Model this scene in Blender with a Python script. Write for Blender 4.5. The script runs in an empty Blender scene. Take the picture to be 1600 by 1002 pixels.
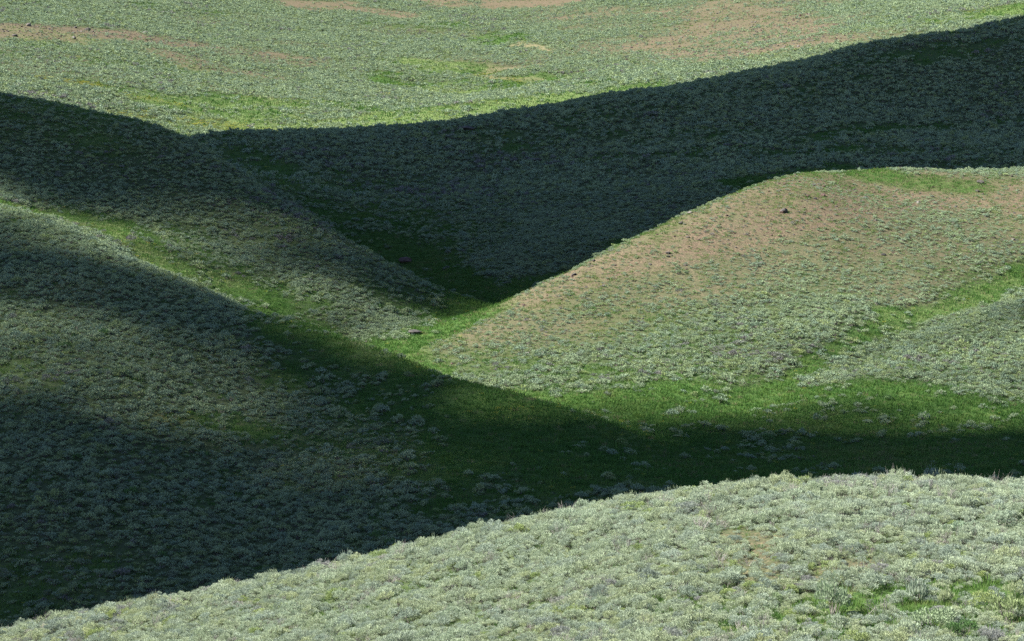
import bpy, bmesh, math, random
import numpy as np
from mathutils import Vector, Matrix
SCN = bpy.context.scene; COL = SCN.collection
# ================================================================ camera, sky, sun, exposure
cam_data = bpy.data.cameras.new('camera'); cam_data.lens = 85.0; cam_data.sensor_width = 36.0
cam_data.clip_start = 1.0; cam_data.clip_end = 20000
cam = bpy.data.objects.new('camera', cam_data); COL.objects.link(cam)
cam.location = (0, 0, 60.0); cam.rotation_euler = (math.radians(90 - 6.0), 0, 0); SCN.camera = cam
SUN_EL, SUN_AZ = math.radians(43), math.radians(-98)           # azimuth measured from +Y (away from the camera) towards +X
SUN = np.array([math.cos(SUN_EL)*math.sin(SUN_AZ), math.cos(SUN_EL)*math.cos(SUN_AZ), math.sin(SUN_EL)])
world = bpy.data.worlds.new('World'); SCN.world = world; world.use_nodes = True
wn = world.node_tree; bg = wn.nodes['Background']; sky = wn.nodes.new('ShaderNodeTexSky'); sky.sky_type = 'NISHITA'
sky.sun_disc = False; sky.sun_elevation = SUN_EL; sky.sun_rotation = SUN_AZ; sky.altitude = 2200; sky.air_density = 1.0; sky.dust_density = 0.4
wn.links.new(sky.outputs[0], bg.inputs[0]); bg.inputs[1].default_value = 0.054
sun_data = bpy.data.lights.new('sun', 'SUN'); sun_data.energy = 5.0; sun_data.angle = math.radians(0.53); sun_data.color = (0.985, 0.98, 0.86)
sun = bpy.data.objects.new('sun', sun_data); COL.objects.link(sun)
sun.rotation_euler = Vector(SUN).to_track_quat('Z', 'Y').to_euler(); sun.location = (-300, -100, 600)
SCN.view_settings.view_transform = 'Standard'; SCN.view_settings.look = 'None'; SCN.view_settings.gamma = 1.0
SCN.view_settings.exposure = 1.6; SCN.view_settings.use_curve_mapping = False
SCN.render.engine = 'CYCLES'; SCN.cycles.max_bounces = 5; SCN.cycles.diffuse_bounces = 3; SCN.cycles.transmission_bounces = 3
SCN.cycles.use_denoising = False
SCN.cycles.sample_clamp_indirect = 4.0
# ================================================================ terrain
# ---------------------------------------------------------------- camera numbers (shared by the terrain survey below)
CAM = np.array([0.0, 0.0, 60.0]); PITCH = math.radians(6.0); FPX = 3778.0      # 85 mm lens, photo is 1600 px wide
FWD = np.array([0.0, math.cos(PITCH), -math.sin(PITCH)]); UP = np.array([0.0, math.sin(PITCH), math.cos(PITCH)])
def at(u, v, d):
    """world point seen at photo pixel (u, v), d metres away along the view axis"""
    return CAM + d * (FWD + UP * (501 - v) / FPX + np.array([1.0, 0, 0]) * (u - 800) / FPX)
# ---------------------------------------------------------------- surveyed heights: (u, v, distance)
S = []
# near sagebrush hill: brow, top, hidden back slope
brow = [(-250,1035,152),(0,984,150),(150,955,148),(300,927,146),(450,903,144),(600,874,142),(740,842,140),(900,808,138),(1000,789,136),
        (1100,774,134),(1200,765,132),(1340,758,130),(1480,758,129),(1600,760,128),(1850,775,128)]
for u,v,d in brow:
    S += [(u,v,d),(u,v+100,d+22),(u,v+24,d+9)]
S += [(1400,1002,93),(1400,880,108),(1650,1002,92),(1650,880,107),(1150,1002,97),(1150,880,112),(800,1002,110),(800,905,124),(500,1002,122),(200,1005,136),
      (1100,1120,80),(1800,1120,80),(600,1120,95),(100,1120,110),(-200,1120,125),(1900,1000,93)]
# left near spur
S += [(0,950,195),(0,850,205),(0,700,225),(0,550,248),(0,440,270),(0,332,300),(0,352,316),(0,318,332),
      (200,900,195),(200,760,215),(200,600,240),(200,480,265),(200,404,288),(200,430,302),(200,388,322),
      (400,880,200),(400,750,222),(400,620,245),(400,495,272),(400,530,290),(400,480,316),
      (560,840,200),(560,720,222),(560,620,243),(560,556,260),(560,600,278),(560,540,304),
      (700,808,205),(700,710,224),(700,608,248),(700,632,262),(700,590,278),
      (850,770,208),(850,700,224),(850,649,240),(850,660,250),(850,632,263),
      (940,760,208),(940,705,224),(960,680,238),
      (-250,950,200),(-250,700,235),(-250,450,285),(-250,260,330),(-250,290,350)]
# left far hill
S += [(350,254,380),(350,318,408),(480,334,361),(480,392,388),(520,360,356),(600,411,346),(600,450,364),(100,176,400),(100,248,442),
      (50,336,297),(100,360,294),(150,383,291),(300,448,281),(350,472,278),(500,527,267),(620,570,257),(660,592,252),(780,628,244),(0,250,360),(0,162,402),(0,240,445),(0,225,510),(0,150,580),
      (200,300,355),(200,207,395),(200,275,440),(200,255,500),(200,191,580),
      (300,230,388),(300,290,440),(300,330,352),
      (400,380,345),(400,285,372),(400,345,402),(400,276,440),
      (560,530,308),(560,460,326),(560,385,350),(560,432,375),(560,374,402),
      (640,434,342),(640,462,356),(640,422,374),(640,490,326),(720,472,338),(720,505,322),(-250,130,420),(-250,200,360),(-250,220,480)]
# dark rear hill
S += [(300,218,500),(400,210,502),(500,206,505),(560,300,450),(600,201,508),(700,191,512),(700,300,448),(700,380,402),(700,450,360),(800,177,516),(800,300,442),
      (800,400,386),(780,472,348),(860,250,470),(950,151,524),(950,205,482),(950,250,458),(950,330,412),(950,378,385),(1150,118,535),(1150,200,480),(1150,250,450),(1150,292,420),
      (1350,72,550),(1350,150,505),(1350,205,475),(1350,255,440),(1600,31,568),(1600,120,515),(1600,205,475),(1600,255,435),(1900,-25,590),(1900,200,470)]
for u,v,d in [(350,215,500),(500,206,505),(600,201,508),(700,191,512),(800,177,516),(950,151,524),(1150,118,535),(1350,72,550),(1600,31,568),(1850,-15,585)]:
    S.append((u,v+42,d+42))
# right hill: brow, back, face
eb = [(1900,270,390),(1750,266,388),(1600,265,385),(1450,265,382),(1350,265,378),(1250,268,370),(1200,281,362),(1150,303,353),(1060,339,341),(960,385,329),(860,435,318),(780,475,309),(700,523,299)]
for u,v,d in eb: S.append((u,v,d))
S += [(1750,310,415),(1600,312,413),(1450,312,410),(1350,312,406),(1250,325,400),(1150,362,388),(1060,395,375),(960,436,358),(860,474,342),(780,500,328),
      (1350,300,362),(1350,400,325),(1350,500,296),(1350,600,268),(1150,400,322),(1150,500,296),(1150,600,270),(960,450,311),(960,530,291),(960,605,270),
      (800,500,302),(800,560,284),(800,612,268),(1600,350,350),(1600,440,318),(1600,530,288),(1600,640,254),(1480,560,280),(1850,440,320),(1850,640,255),
      (1100,660,250),(1350,660,250),(1600,690,240),(1100,740,222),(1350,740,218),(1600,745,216),(1850,745,216),(1000,700,235),(640,560,292),(700,540,294)]
# far rangeland
S += [(-300,130,590),(-300,40,720),(-300,-40,900),(0,100,640),(0,45,740),(0,0,850),(0,-60,1000),(350,200,600),(350,120,720),(350,60,830),(350,0,960),(350,-60,1120),
      (700,184,600),(700,165,660),(700,130,740),(700,70,850),(700,20,960),(700,-60,1150),(950,143,612),(950,110,730),(950,50,850),(950,0,960),
      (1150,108,640),(1150,60,770),(1150,20,870),(1150,-60,1100),(1350,62,660),(1350,20,780),(1600,22,690),(1600,-15,790),(1600,-90,1000),(1900,-40,710),(1900,-120,1000)]
P = [at(*s) for s in S]
# the hill the camera stands on, and the surroundings outside the picture (world x, y, height)
P += [np.array(p, float) for p in [(0,0,58.2),(0,-70,60),(0,30,49),(0,60,39.5),(-40,30,47),(40,30,49),(-120,40,44),(120,40,50),(-45,90,33),(60,75,36),
      (-150,0,55),(150,0,58),(-250,150,30),(260,150,45),(-300,300,50),(330,300,55),(-400,500,60),(420,520,75),(-500,900,85),(520,900,105),
      (0,1400,110),(-400,1400,120),(400,1400,130),(0,-300,45),(-300,-200,45),(300,-200,50),(0,1900,150),(-900,700,70),(900,700,95),(-900,1500,140),(900,1500,150)]]
P = np.array(P); SC = 100.0
XY = P[:, :2] / SC; n = len(P)
def phi(r2): return 0.5 * r2 * np.log(np.maximum(r2, 1e-12))
A = np.zeros((n + 3, n + 3)); d2 = ((XY[:, None] - XY[None]) ** 2).sum(-1)
A[:n, :n] = phi(d2) + np.eye(n) * 0.0015; A[:n, n] = 1; A[:n, n+1:] = XY; A[n, :n] = 1; A[n+1:, :n] = XY.T
W = np.linalg.solve(A, np.r_[P[:, 2], 0, 0, 0])
def vnoise(x, y, seed):
    """smooth value noise, about -1..1"""
    xi = np.floor(x).astype(np.int64); yi = np.floor(y).astype(np.int64); fx = x - xi; fy = y - yi
    fx = fx*fx*(3-2*fx); fy = fy*fy*(3-2*fy)
    def h(a, b):
        k = (a * 374761393 + b * 668265263 + seed * 974634777) & 0x7fffffff
        k = ((k ^ (k >> 13)) * 1274126177) & 0x7fffffff
        return ((k ^ (k >> 16)) & 0xffff) / 32767.5 - 1
    return (h(xi,yi)*(1-fx)+h(xi+1,yi)*fx)*(1-fy) + (h(xi,yi+1)*(1-fx)+h(xi+1,yi+1)*fx)*fy
def fbm(x, y, seed, o=3):
    s = 0; a = 1; t = 0
    for k in range(o): s = s + a*vnoise(x*2**k + 17.3*k, y*2**k - 9.1*k, seed + k); t += a; a *= .55
    return s / t
def tps(x, y):
    out = np.empty(x.shape)
    xf = x.ravel(); yf = y.ravel(); of = out.ravel()
    for i in range(0, len(xf), 20000):
        q = np.stack([xf[i:i+20000], yf[i:i+20000]], 1) / SC
        r2 = ((q[:, None] - XY[None]) ** 2).sum(-1)
        of[i:i+20000] = phi(r2) @ W[:n] + W[n] + q @ W[n+1:]
    return out.reshape(x.shape)
# coarse spline table (4 m) for fast bicubic-like lookups
GX0, GY0, GS = -420.0, -60.0, 4.0
gx = np.arange(GX0, 420 + GS, GS); gy = np.arange(GY0, 1240 + GS, GS)
TAB = tps(*np.meshgrid(gx, gy))
CARVE = []        # (polyline world xy, half width, depth)
def seg_dist(x, y, line):
    d = np.full(np.shape(x), 1e9)
    for (ax, ay), (bx, by) in zip(line[:-1], line[1:]):
        dx, dy = bx-ax, by-ay; t = np.clip(((x-ax)*dx + (y-ay)*dy) / (dx*dx+dy*dy+1e-9), 0, 1)
        d = np.minimum(d, np.hypot(x-ax-t*dx, y-ay-t*dy))
    return d
def cubic(tab, fx, fy):
    ix = np.clip(np.floor(fx).astype(int), 1, tab.shape[1]-3); iy = np.clip(np.floor(fy).astype(int), 1, tab.shape[0]-3)
    tx = fx-ix; ty = fy-iy
    def w(t): return [(-t+2*t*t-t**3)/2, (2-5*t*t+3*t**3)/2, (t+4*t*t-3*t**3)/2, (-t*t+t**3)/2]
    wx = w(tx); wy = w(ty); s = 0
    for j in range(4):
        r = 0
        for i in range(4): r = r + wx[i]*tab[iy+j-1, ix+i-1]
        s = s + wy[j]*r
    return s
def height(x, y):
    x = np.asarray(x, float); y = np.asarray(y, float)
    z = cubic(TAB, (np.clip(x, GX0+8, 412)-GX0)/GS, (np.clip(y, GY0+8, 1232)-GY0)/GS)
    for line, w_, dep in CARVE: z = z - dep*np.exp(-(seg_dist(x, y, line)/w_)**2)
    amp = np.clip(np.hypot(x, y)/150, .1, 1)
    return z + amp*(0.55*fbm(x/23, y/23, 3) + 0.16*fbm(x/6, y/6, 9, 2))
def cast(u, v, lo=70, hi=1300, step=2.0):
    """first point of the terrain met by the view ray through photo pixel (u, v)"""
    u = np.atleast_1d(np.asarray(u, float)); v = np.atleast_1d(np.asarray(v, float))
    d = FWD[None] + UP[None]*((501-v)/FPX)[:, None] + np.array([1.0,0,0])[None]*((u-800)/FPX)[:, None]
    t = np.full(len(u), float(lo)); done = np.zeros(len(u), bool); prev = None
    for s in np.arange(lo, hi, step):
        live = ~done
        if not live.any(): break
        p = CAM + d[live]*s; below = p[:, 2] < height(p[:, 0], p[:, 1])
        idx = np.nonzero(live)[0]; t[idx[below]] = s; done[idx[below]] = True
    t[~done] = hi
    a = t-step; b = t.copy()
    for _ in range(8):
        m = (a+b)/2; p = CAM + d*m[:, None]; bl = p[:, 2] < height(p[:, 0], p[:, 1]); b = np.where(bl, m, b); a = np.where(bl, a, m)
    p = CAM + d*b[:, None]
    return p, b
rng = np.random.default_rng(7); random.seed(7)
def link(o, parent=None):
    COL.objects.link(o)
    if parent: o.parent = parent
    return o
def tag(o, label=None, cat=None, group=None, kind=None):
    for k, v in (('label', label), ('category', cat), ('group', group), ('kind', kind)):
        if v: o[k] = v
    return o
def mesh_np(name, V, F, mats=(), midx=None, smooth=False):
    """V (n,3), F (m,3) or (m,4) -> mesh"""
    V = np.asarray(V, np.float32); F = np.asarray(F, np.int32); me = bpy.data.meshes.new(name)
    me.vertices.add(len(V)); me.vertices.foreach_set('co', V.ravel()); k = F.shape[1]
    me.loops.add(F.size); me.loops.foreach_set('vertex_index', F.ravel()); me.polygons.add(len(F))
    me.polygons.foreach_set('loop_start', np.arange(0, F.size, k, dtype=np.int32)); me.polygons.foreach_set('loop_total', np.full(len(F), k, np.int32))
    for m in mats: me.materials.append(m)
    if midx is not None: me.polygons.foreach_set('material_index', np.asarray(midx, np.int32))
    me.polygons.foreach_set('use_smooth', np.full(len(F), smooth)); me.update(calc_edges=True); me.validate(); return me
# ---------------------------------------------------------------- gullies cut into the terrain (traced on it, then kept in world metres)
def trace(pts):
    p, d = cast([a for a, b in pts], [b for a, b in pts]); return [tuple(q) for q in p[:, :2]]
carve_px = [([(1640,415),(1600,432),(1500,468),(1400,512),(1320,552),(1230,592),(1150,625)], 5.0, 1.5),
            ([(60,325),(130,345),(200,385),(260,420),(340,450)], 4.0, .5),
            ([(655,128),(740,142),(790,138),(840,122),(900,112)], 9.0, 1.6),
            ([(770,110),(830,96),(800,74),(690,50)], 7.0, 1.4),
            ([(780,476),(740,496),(690,515),(640,540),(600,552)], 4.0, .8),
            ([(560,372),(620,410),(690,442),(760,466)], 6.0, 1.2)]
traced = [(trace(p), w, d) for p, w, d in carve_px]; CARVE.extend(traced)
def ridge(pts): return [tuple(at(*q)[:2]) for q in pts]
CARVE.append((ridge([(480,524,268),(560,556,260),(640,584,253),(700,608,248),(780,630,244),(850,649,240),(930,676,236)]), 5.0, -1.3))
CARVE.append((ridge([(520,560,284),(600,600,270),(700,640,262),(800,665,254),(880,680,250)]), 6.0, .9))
# ---------------------------------------------------------------- plant cover: strokes in world metres
G, R, Y, T, L = 0, 1, 2, 3, 4                       # lush grass, bare red soil, yellow flowers, straw
STROKES = [
 (G,[(-60,290),(0,310),(60,328),(130,347),(200,387),(260,422),(340,455),(420,495)],3.2,.95), (G,[(100,335),(190,360),(250,400)],5,.5),
 (G,[(300,375),(360,430),(480,500)],4,.45), (G,[(420,497),(500,528),(560,548)],4,.7),
 (G,[(560,548),(610,545),(655,530),(720,500),(772,478)],6.5,1.0), (G,[(590,545),(640,570),(700,595),(760,608)],4,.85),
 (G,[(740,606),(850,628),(950,640),(1100,632),(1250,622),(1420,632),(1600,650)],6,.95),
 (G,[(900,690),(1100,685),(1300,680),(1600,690),(1750,700)],19,.93), (G,[(1000,735),(1250,735),(1600,742)],12,.95),
 (G,[(660,605),(730,650),(810,720),(900,760)],7,.8), (G,[(800,640),(860,700),(950,740)],12,.85), (G,[(660,650),(720,730),(780,790),(850,800)],6,.55),
 (G,[(480,525),(560,575),(650,625)],2.2,.5), (G,[(500,705),(530,710)],2,.4), (G,[(0,905),(60,925),(120,915)],5,.35), (G,[(330,650),(420,672),(480,690)],4,.5),
 (G,[(540,365),(600,398),(660,430),(720,455),(775,472)],7,.95), (G,[(640,470),(720,480),(770,470)],6,.5), (G,[(330,225),(420,270),(500,320),(560,365)],7,.6), (G,[(560,280),(620,320),(640,370)],12,.45),
 (G,[(1640,412),(1600,430),(1500,464),(1400,508),(1320,548),(1230,592),(1160,622)],1.9,.85), (G,[(700,560),(850,575),(1000,595),(1200,605)],5,.35),
 (G,[(1190,283),(1240,272),(1300,268),(1350,272)],5,.9), (G,[(700,520),(780,474),(860,434),(960,386)],3,.8), (G,[(1380,278),(1480,280)],4,.5),
 (G,[(280,208),(380,198),(500,190),(650,182),(780,172),(880,155)],22,.72), (G,[(230,150),(330,160),(450,162),(560,164),(620,172)],15,.6), (G,[(120,175),(230,190),(300,200)],14,.6),
 (G,[(640,130),(690,134),(740,142),(790,140),(830,128)],14,1.0), (G,[(640,92),(700,104),(760,110)],13,.8), (G,[(840,128),(930,128),(1000,140)],12,.55), (G,[(1380,38),(1480,28),(1600,14)],16,.85),
 (G,[(700,40),(760,50),(800,70)],9,.55), (G,[(90,70),(160,90),(250,100)],14,.35), (G,[(20,85),(120,95)],9,.5),
 (G,[(700,205),(850,214),(1000,212),(1150,212),(1350,203),(1600,185)],5,.5), (G,[(980,243),(1150,238),(1300,240),(1600,244)],5,.55), (G,[(1330,110),(1420,88),(1600,62)],6,.55), (G,[(900,185),(1100,160),(1250,140)],6,.3),
 (G,[(1150,965),(1250,950),(1350,930),(1450,940),(1560,930),(1700,935)],3.0,.62), (G,[(1290,985),(1400,965),(1600,985)],3.2,.58), (G,[(1030,930),(1100,950)],1.8,.4),
 (R,[(-60,42),(0,45),(100,50),(200,56),(260,66)],19,.97), (R,[(0,95),(100,110),(60,85)],22,.35), (R,[(330,75),(430,95)],20,.4), (R,[(600,45),(700,60)],16,.3), (R,[(880,20),(960,40)],22,.45), (R,[(1250,50),(1300,30)],18,.4), (R,[(480,8),(540,12),(620,22)],13,.85), (R,[(660,-2),(760,2),(870,5)],12,.85), (R,[(250,85),(330,105),(400,118)],11,.65), (R,[(330,30),(400,28)],12,.35),
 (R,[(1010,30),(1060,50),(1110,75)],16,.4), (R,[(1110,14),(1180,40),(1220,70),(1150,75),(1080,60)],26,.75), (R,[(1200,0),(1300,2)],14,.6), (R,[(1000,62),(940,70)],12,.3), (T,[(800,70),(822,75),(845,76)],2.4,.6), (T,[(845,96),(800,103),(765,112),(752,122),(790,126),(830,122)],3.0,.55),
 (R,[(830,470),(900,438),(980,400),(1060,366),(1130,340),(1200,316)],8,.92), (R,[(1150,330),(1250,305),(1350,300),(1480,298),(1640,302)],14,1.0), (R,[(780,515),(880,482),(980,450),(1100,420),(1200,390),(1350,360),(1600,355)],13,.55),
 (R,[(700,548),(800,525),(900,505)],6,.4), (R,[(1350,440),(1500,400),(1600,395)],9,.45), (R,[(60,325),(40,322)],3,.7), (R,[(70,440),(130,470)],4,.25), (R,[(1290,885),(1330,880)],1.5,.7), (R,[(1330,950),(1310,965)],1.4,.75), (R,[(1120,830),(1170,850)],1.3,.55), (R,[(1190,900),(1130,865)],1.0,.5), (R,[(1040,715),(1080,735),(1100,745)],2.2,.6),
 (L,[(290,206),(400,196),(520,188),(650,180),(780,168),(900,150)],18,.5), (L,[(240,158),(340,162),(450,164),(560,166)],12,.4), (L,[(130,180),(230,194),(300,204)],12,.45), (L,[(690,140),(760,150),(830,140)],12,.5), (L,[(1380,38),(1480,28),(1600,14)],12,.4), (L,[(640,92),(700,104)],10,.5), (L,[(1150,112),(1300,72)],12,.35),
  (L,[(130,350),(200,390),(260,424),(340,457)],3.0,.4), (L,[(570,548),(620,548),(660,545)],3,.35), (L,[(740,600),(800,612),(860,622)],3.0,.2), (L,[(1600,430),(1500,464),(1400,508)],2,.35), (L,[(1250,960),(1400,950),(1560,950),(1650,990)],3.0,.22), (L,[(90,60),(200,95),(320,120)],25,.3),
 (Y,[(66,122),(110,129),(150,137)],4,.6), (Y,[(230,160),(290,168)],3,.45), (Y,[(200,178),(250,184)],4,.5), (Y,[(310,194),(380,196)],4,.5), (Y,[(560,150),(590,152)],3,.5), (Y,[(740,118),(800,128)],5,.35), (Y,[(840,640),(900,645),(960,668)],6,.25), (Y,[(240,636),(262,645)],2.5,.6),
]
_tr = [(k, trace(p), w, s) for k, p, w, s in STROKES]
def cover(x, y):
    """grass, soil, yellow, straw weights at world positions"""
    wx = x + 4.0*fbm(x/14, y/14, 31) * np.clip(np.hypot(x, y)/220, .25, 2); wy = y + 5.0*fbm(x/14+50, y/14, 33) * np.clip(np.hypot(x, y)/220, .25, 3)
    out = [np.zeros(np.shape(x)) for _ in range(5)]
    for k, line, w, s in _tr:
        lx = [p[0] for p in line]; ly = [p[1] for p in line]; m = (x > min(lx)-4*w) & (x < max(lx)+4*w) & (y > min(ly)-4*w) & (y < max(ly)+4*w)
        if not m.any(): continue
        d = seg_dist(wx[m], wy[m], line); v = s*np.clip(1.55 - d/w, 0, 1)**1.2
        out[k][m] = np.maximum(out[k][m], v)
    g, r, ye, st, lm = out; D = np.hypot(x, y)
    n1 = fbm(x/16, y/16, 71); n2 = fbm(x/5, y/5, 77, 2); n3 = fbm(x/40, y/40, 81)
    g = g*(1 + .35*n2) + .28*np.clip(n1+.1, 0, 1)*(D > 160) + .45*np.clip(n3, 0, 1)*(D > 560) + .30*np.clip(n2+n1*.5-.1, 0, 1)*(D > 160)
    r = r*(1 + .3*n2) + .8*np.clip(fbm(x/70+3, y/40, 95)-.08, 0, 1)*(D > 600) + .22*np.clip(fbm(x/18+9, y/18, 91)-.1, 0, 1)
    g = g + .75*np.clip(fbm(x/4.5, y/4.5, 141, 2)-.28, 0, 1)*(D < 160); r = r + .9*np.clip(fbm(x/3.5, y/3.5, 143, 2)-.36, 0, 1)*(D < 160)
    g = g*np.where(D > 560, np.clip(.85+.9*n1, .25, 1.1), 1)
    g = g*(1-1.0*np.clip(r, 0, 1)*(D > 430))
    return np.clip(g, 0, 1), np.clip(r, 0, 1), np.clip(ye*(1+.8*n2), 0, 1), np.clip(st, 0, 1), np.clip(lm*(1+.5*n2), 0, 1)
# ---------------------------------------------------------------- materials
class NT:
    def __init__(s, name):
        s.m = bpy.data.materials.new(name); s.m.use_nodes = True; s.t = s.m.node_tree; s.t.nodes.clear(); s.out = s.n('ShaderNodeOutputMaterial')
    def n(s, typ, **kw):
        x = s.t.nodes.new(typ)
        for k, v in kw.items(): setattr(x, k, v)
        return x
    def l(s, a, b): s.t.links.new(a, b)
    def val(s, sock, v):
        if isinstance(v, bpy.types.NodeSocket): s.l(v, sock)
        elif v is not None: sock.default_value = v
    def mix(s, f, a, b, mode='MIX'):
        x = s.n('ShaderNodeMix', data_type='RGBA', blend_type=mode); s.val(x.inputs[0], f); s.val(x.inputs[6], a); s.val(x.inputs[7], b); return x.outputs[2]
    def math(s, op, a, b=None, c=False):
        x = s.n('ShaderNodeMath', operation=op, use_clamp=c); s.val(x.inputs[0], a); s.val(x.inputs[1], b); return x.outputs[0]
    def noise(s, scale, detail=3, vec=None):
        x = s.n('ShaderNodeTexNoise'); x.inputs['Scale'].default_value = scale; x.inputs['Detail'].default_value = detail
        if vec is not None: s.l(vec, x.inputs['Vector'])
        return x.outputs['Fac']
    def ramp(s, f, stops):
        x = s.n('ShaderNodeValToRGB'); e = x.color_ramp.elements
        while len(e) < len(stops): e.new(.5)
        for q, (p, c) in zip(e, stops): q.position = p; q.color = c
        s.l(f, x.inputs[0]); return x.outputs[0]
    def attr(s, name, typ='GEOMETRY'): return s.n('ShaderNodeAttribute', attribute_name=name, attribute_type=typ).outputs['Fac']
    def surf(s, sh): s.l(sh, s.out.inputs[0])
def c4(*a): return (*a, 1.0)
def leaf_material(name, stops, trans=.25, rough=.75):
    m = NT(name); info = m.n('ShaderNodeObjectInfo'); loc = info.outputs['Location']
    patch = m.math('ADD', m.math('MULTIPLY', m.noise(.045, 3, loc), 1.1), m.math('MULTIPLY', m.noise(.35, 2, loc), .9)); patch = m.math('MULTIPLY', m.math('SUBTRACT', patch, 1.0), 1.15)
    col = m.ramp(m.math('ADD', m.math('ADD', m.math('MULTIPLY', info.outputs['Random'], .62), .19), patch, True), stops)
    geo = m.n('ShaderNodeNewGeometry'); v = m.n('ShaderNodeHueSaturation'); m.l(col, v.inputs['Color'])
    rnd = m.n('ShaderNodeMapRange'); m.l(geo.outputs['Random Per Island'], rnd.inputs[0]); rnd.inputs[3].default_value = .85; rnd.inputs[4].default_value = 1.15
    m.l(rnd.outputs[0], v.inputs['Value']); b = m.n('ShaderNodeBsdfPrincipled'); m.l(v.outputs[0], b.inputs['Base Color'])
    b.inputs['Roughness'].default_value = rough; b.inputs['Specular IOR Level'].default_value = .2
    t = m.n('ShaderNodeBsdfTranslucent'); m.l(v.outputs[0], t.inputs[0]); mx = m.n('ShaderNodeMixShader'); mx.inputs[0].default_value = trans
    m.l(b.outputs[0], mx.inputs[1]); m.l(t.outputs[0], mx.inputs[2]); m.surf(mx.outputs[0]); return m.m
SAGE = leaf_material('sage_leaf', [(0, c4(.245,.31,.18)), (.3, c4(.29,.355,.215)), (.55, c4(.215,.285,.21)), (.72, c4(.27,.325,.15)), (.86, c4(.175,.24,.14)), (.95, c4(.22,.235,.20)), (1, c4(.20,.19,.19))], .18)
SAGE_PALE = leaf_material('pale_sage_leaf', [(0, c4(.365,.43,.325)), (.3, c4(.38,.43,.295)), (.5, c4(.32,.375,.315)), (.7, c4(.39,.43,.26)), (.82, c4(.25,.30,.25)), (.93, c4(.31,.30,.30)), (1, c4(.40,.43,.24))], .26)
DEAD = leaf_material('dead_twig', [(0, c4(.24,.22,.22)), (1, c4(.32,.28,.27))], .05)
YELLOWLEAF = leaf_material('rabbitbrush_leaf', [(0, c4(.26,.33,.14)), (1, c4(.31,.36,.15))])
GREENLEAF = leaf_material('green_shrub_leaf', [(0, c4(.09,.17,.06)), (1, c4(.12,.20,.07))])
GRASSM = leaf_material('grass_blade', [(0, c4(.050,.120,.026)), (.45, c4(.070,.155,.032)), (.75, c4(.105,.175,.038)), (1, c4(.15,.185,.065))], .35)
LIMEM = leaf_material('lime_grass', [(0, c4(.19,.27,.095)), (.6, c4(.24,.30,.12)), (1, c4(.29,.31,.15))], .35)
STRAWM = leaf_material('straw_blade', [(0, c4(.19,.17,.09)), (1, c4(.24,.20,.12))], .3)
PETAL = leaf_material('yellow_petal', [(0, c4(.30,.29,.03)), (1, c4(.38,.34,.05))], .2)
WHITEP = leaf_material('white_petal', [(0, c4(.72,.70,.70)), (1, c4(.8,.8,.8))], .1)
def wood_material():
    m = NT('sage_wood'); col = m.ramp(m.noise(9), [(.3, c4(.09,.075,.065)), (.7, c4(.20,.18,.165))]); b = m.n('ShaderNodeBsdfPrincipled')
    m.l(col, b.inputs['Base Color']); b.inputs['Roughness'].default_value = .9; m.surf(b.outputs[0]); return m.m
WOOD = wood_material()
def rock_material(name, a, b_, c):
    m = NT(name); tc = m.n('ShaderNodeTexCoord').outputs['Object']; n = m.noise(2.2, 8, tc); col = m.ramp(n, [(.32, c4(*a)), (.55, c4(*b_)), (.72, c4(*c))])
    b = m.n('ShaderNodeBsdfPrincipled'); m.l(col, b.inputs['Base Color']); b.inputs['Roughness'].default_value = .9
    bp = m.n('ShaderNodeBump'); bp.inputs['Strength'].default_value = .7; bp.inputs['Distance'].default_value = .08; m.l(m.noise(7, 8, tc), bp.inputs['Height']); m.l(bp.outputs[0], b.inputs['Normal']); m.surf(b.outputs[0]); return m.m
ROCK_RED = rock_material('red_rock', (.045,.025,.022), (.085,.048,.042), (.12,.08,.07))
ROCK_DARK = rock_material('dark_rock', (.035,.03,.03), (.075,.065,.062), (.15,.12,.11))
ROCK_GREY = rock_material('grey_rock', (.09,.075,.07), (.15,.13,.12), (.23,.21,.20))
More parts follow.
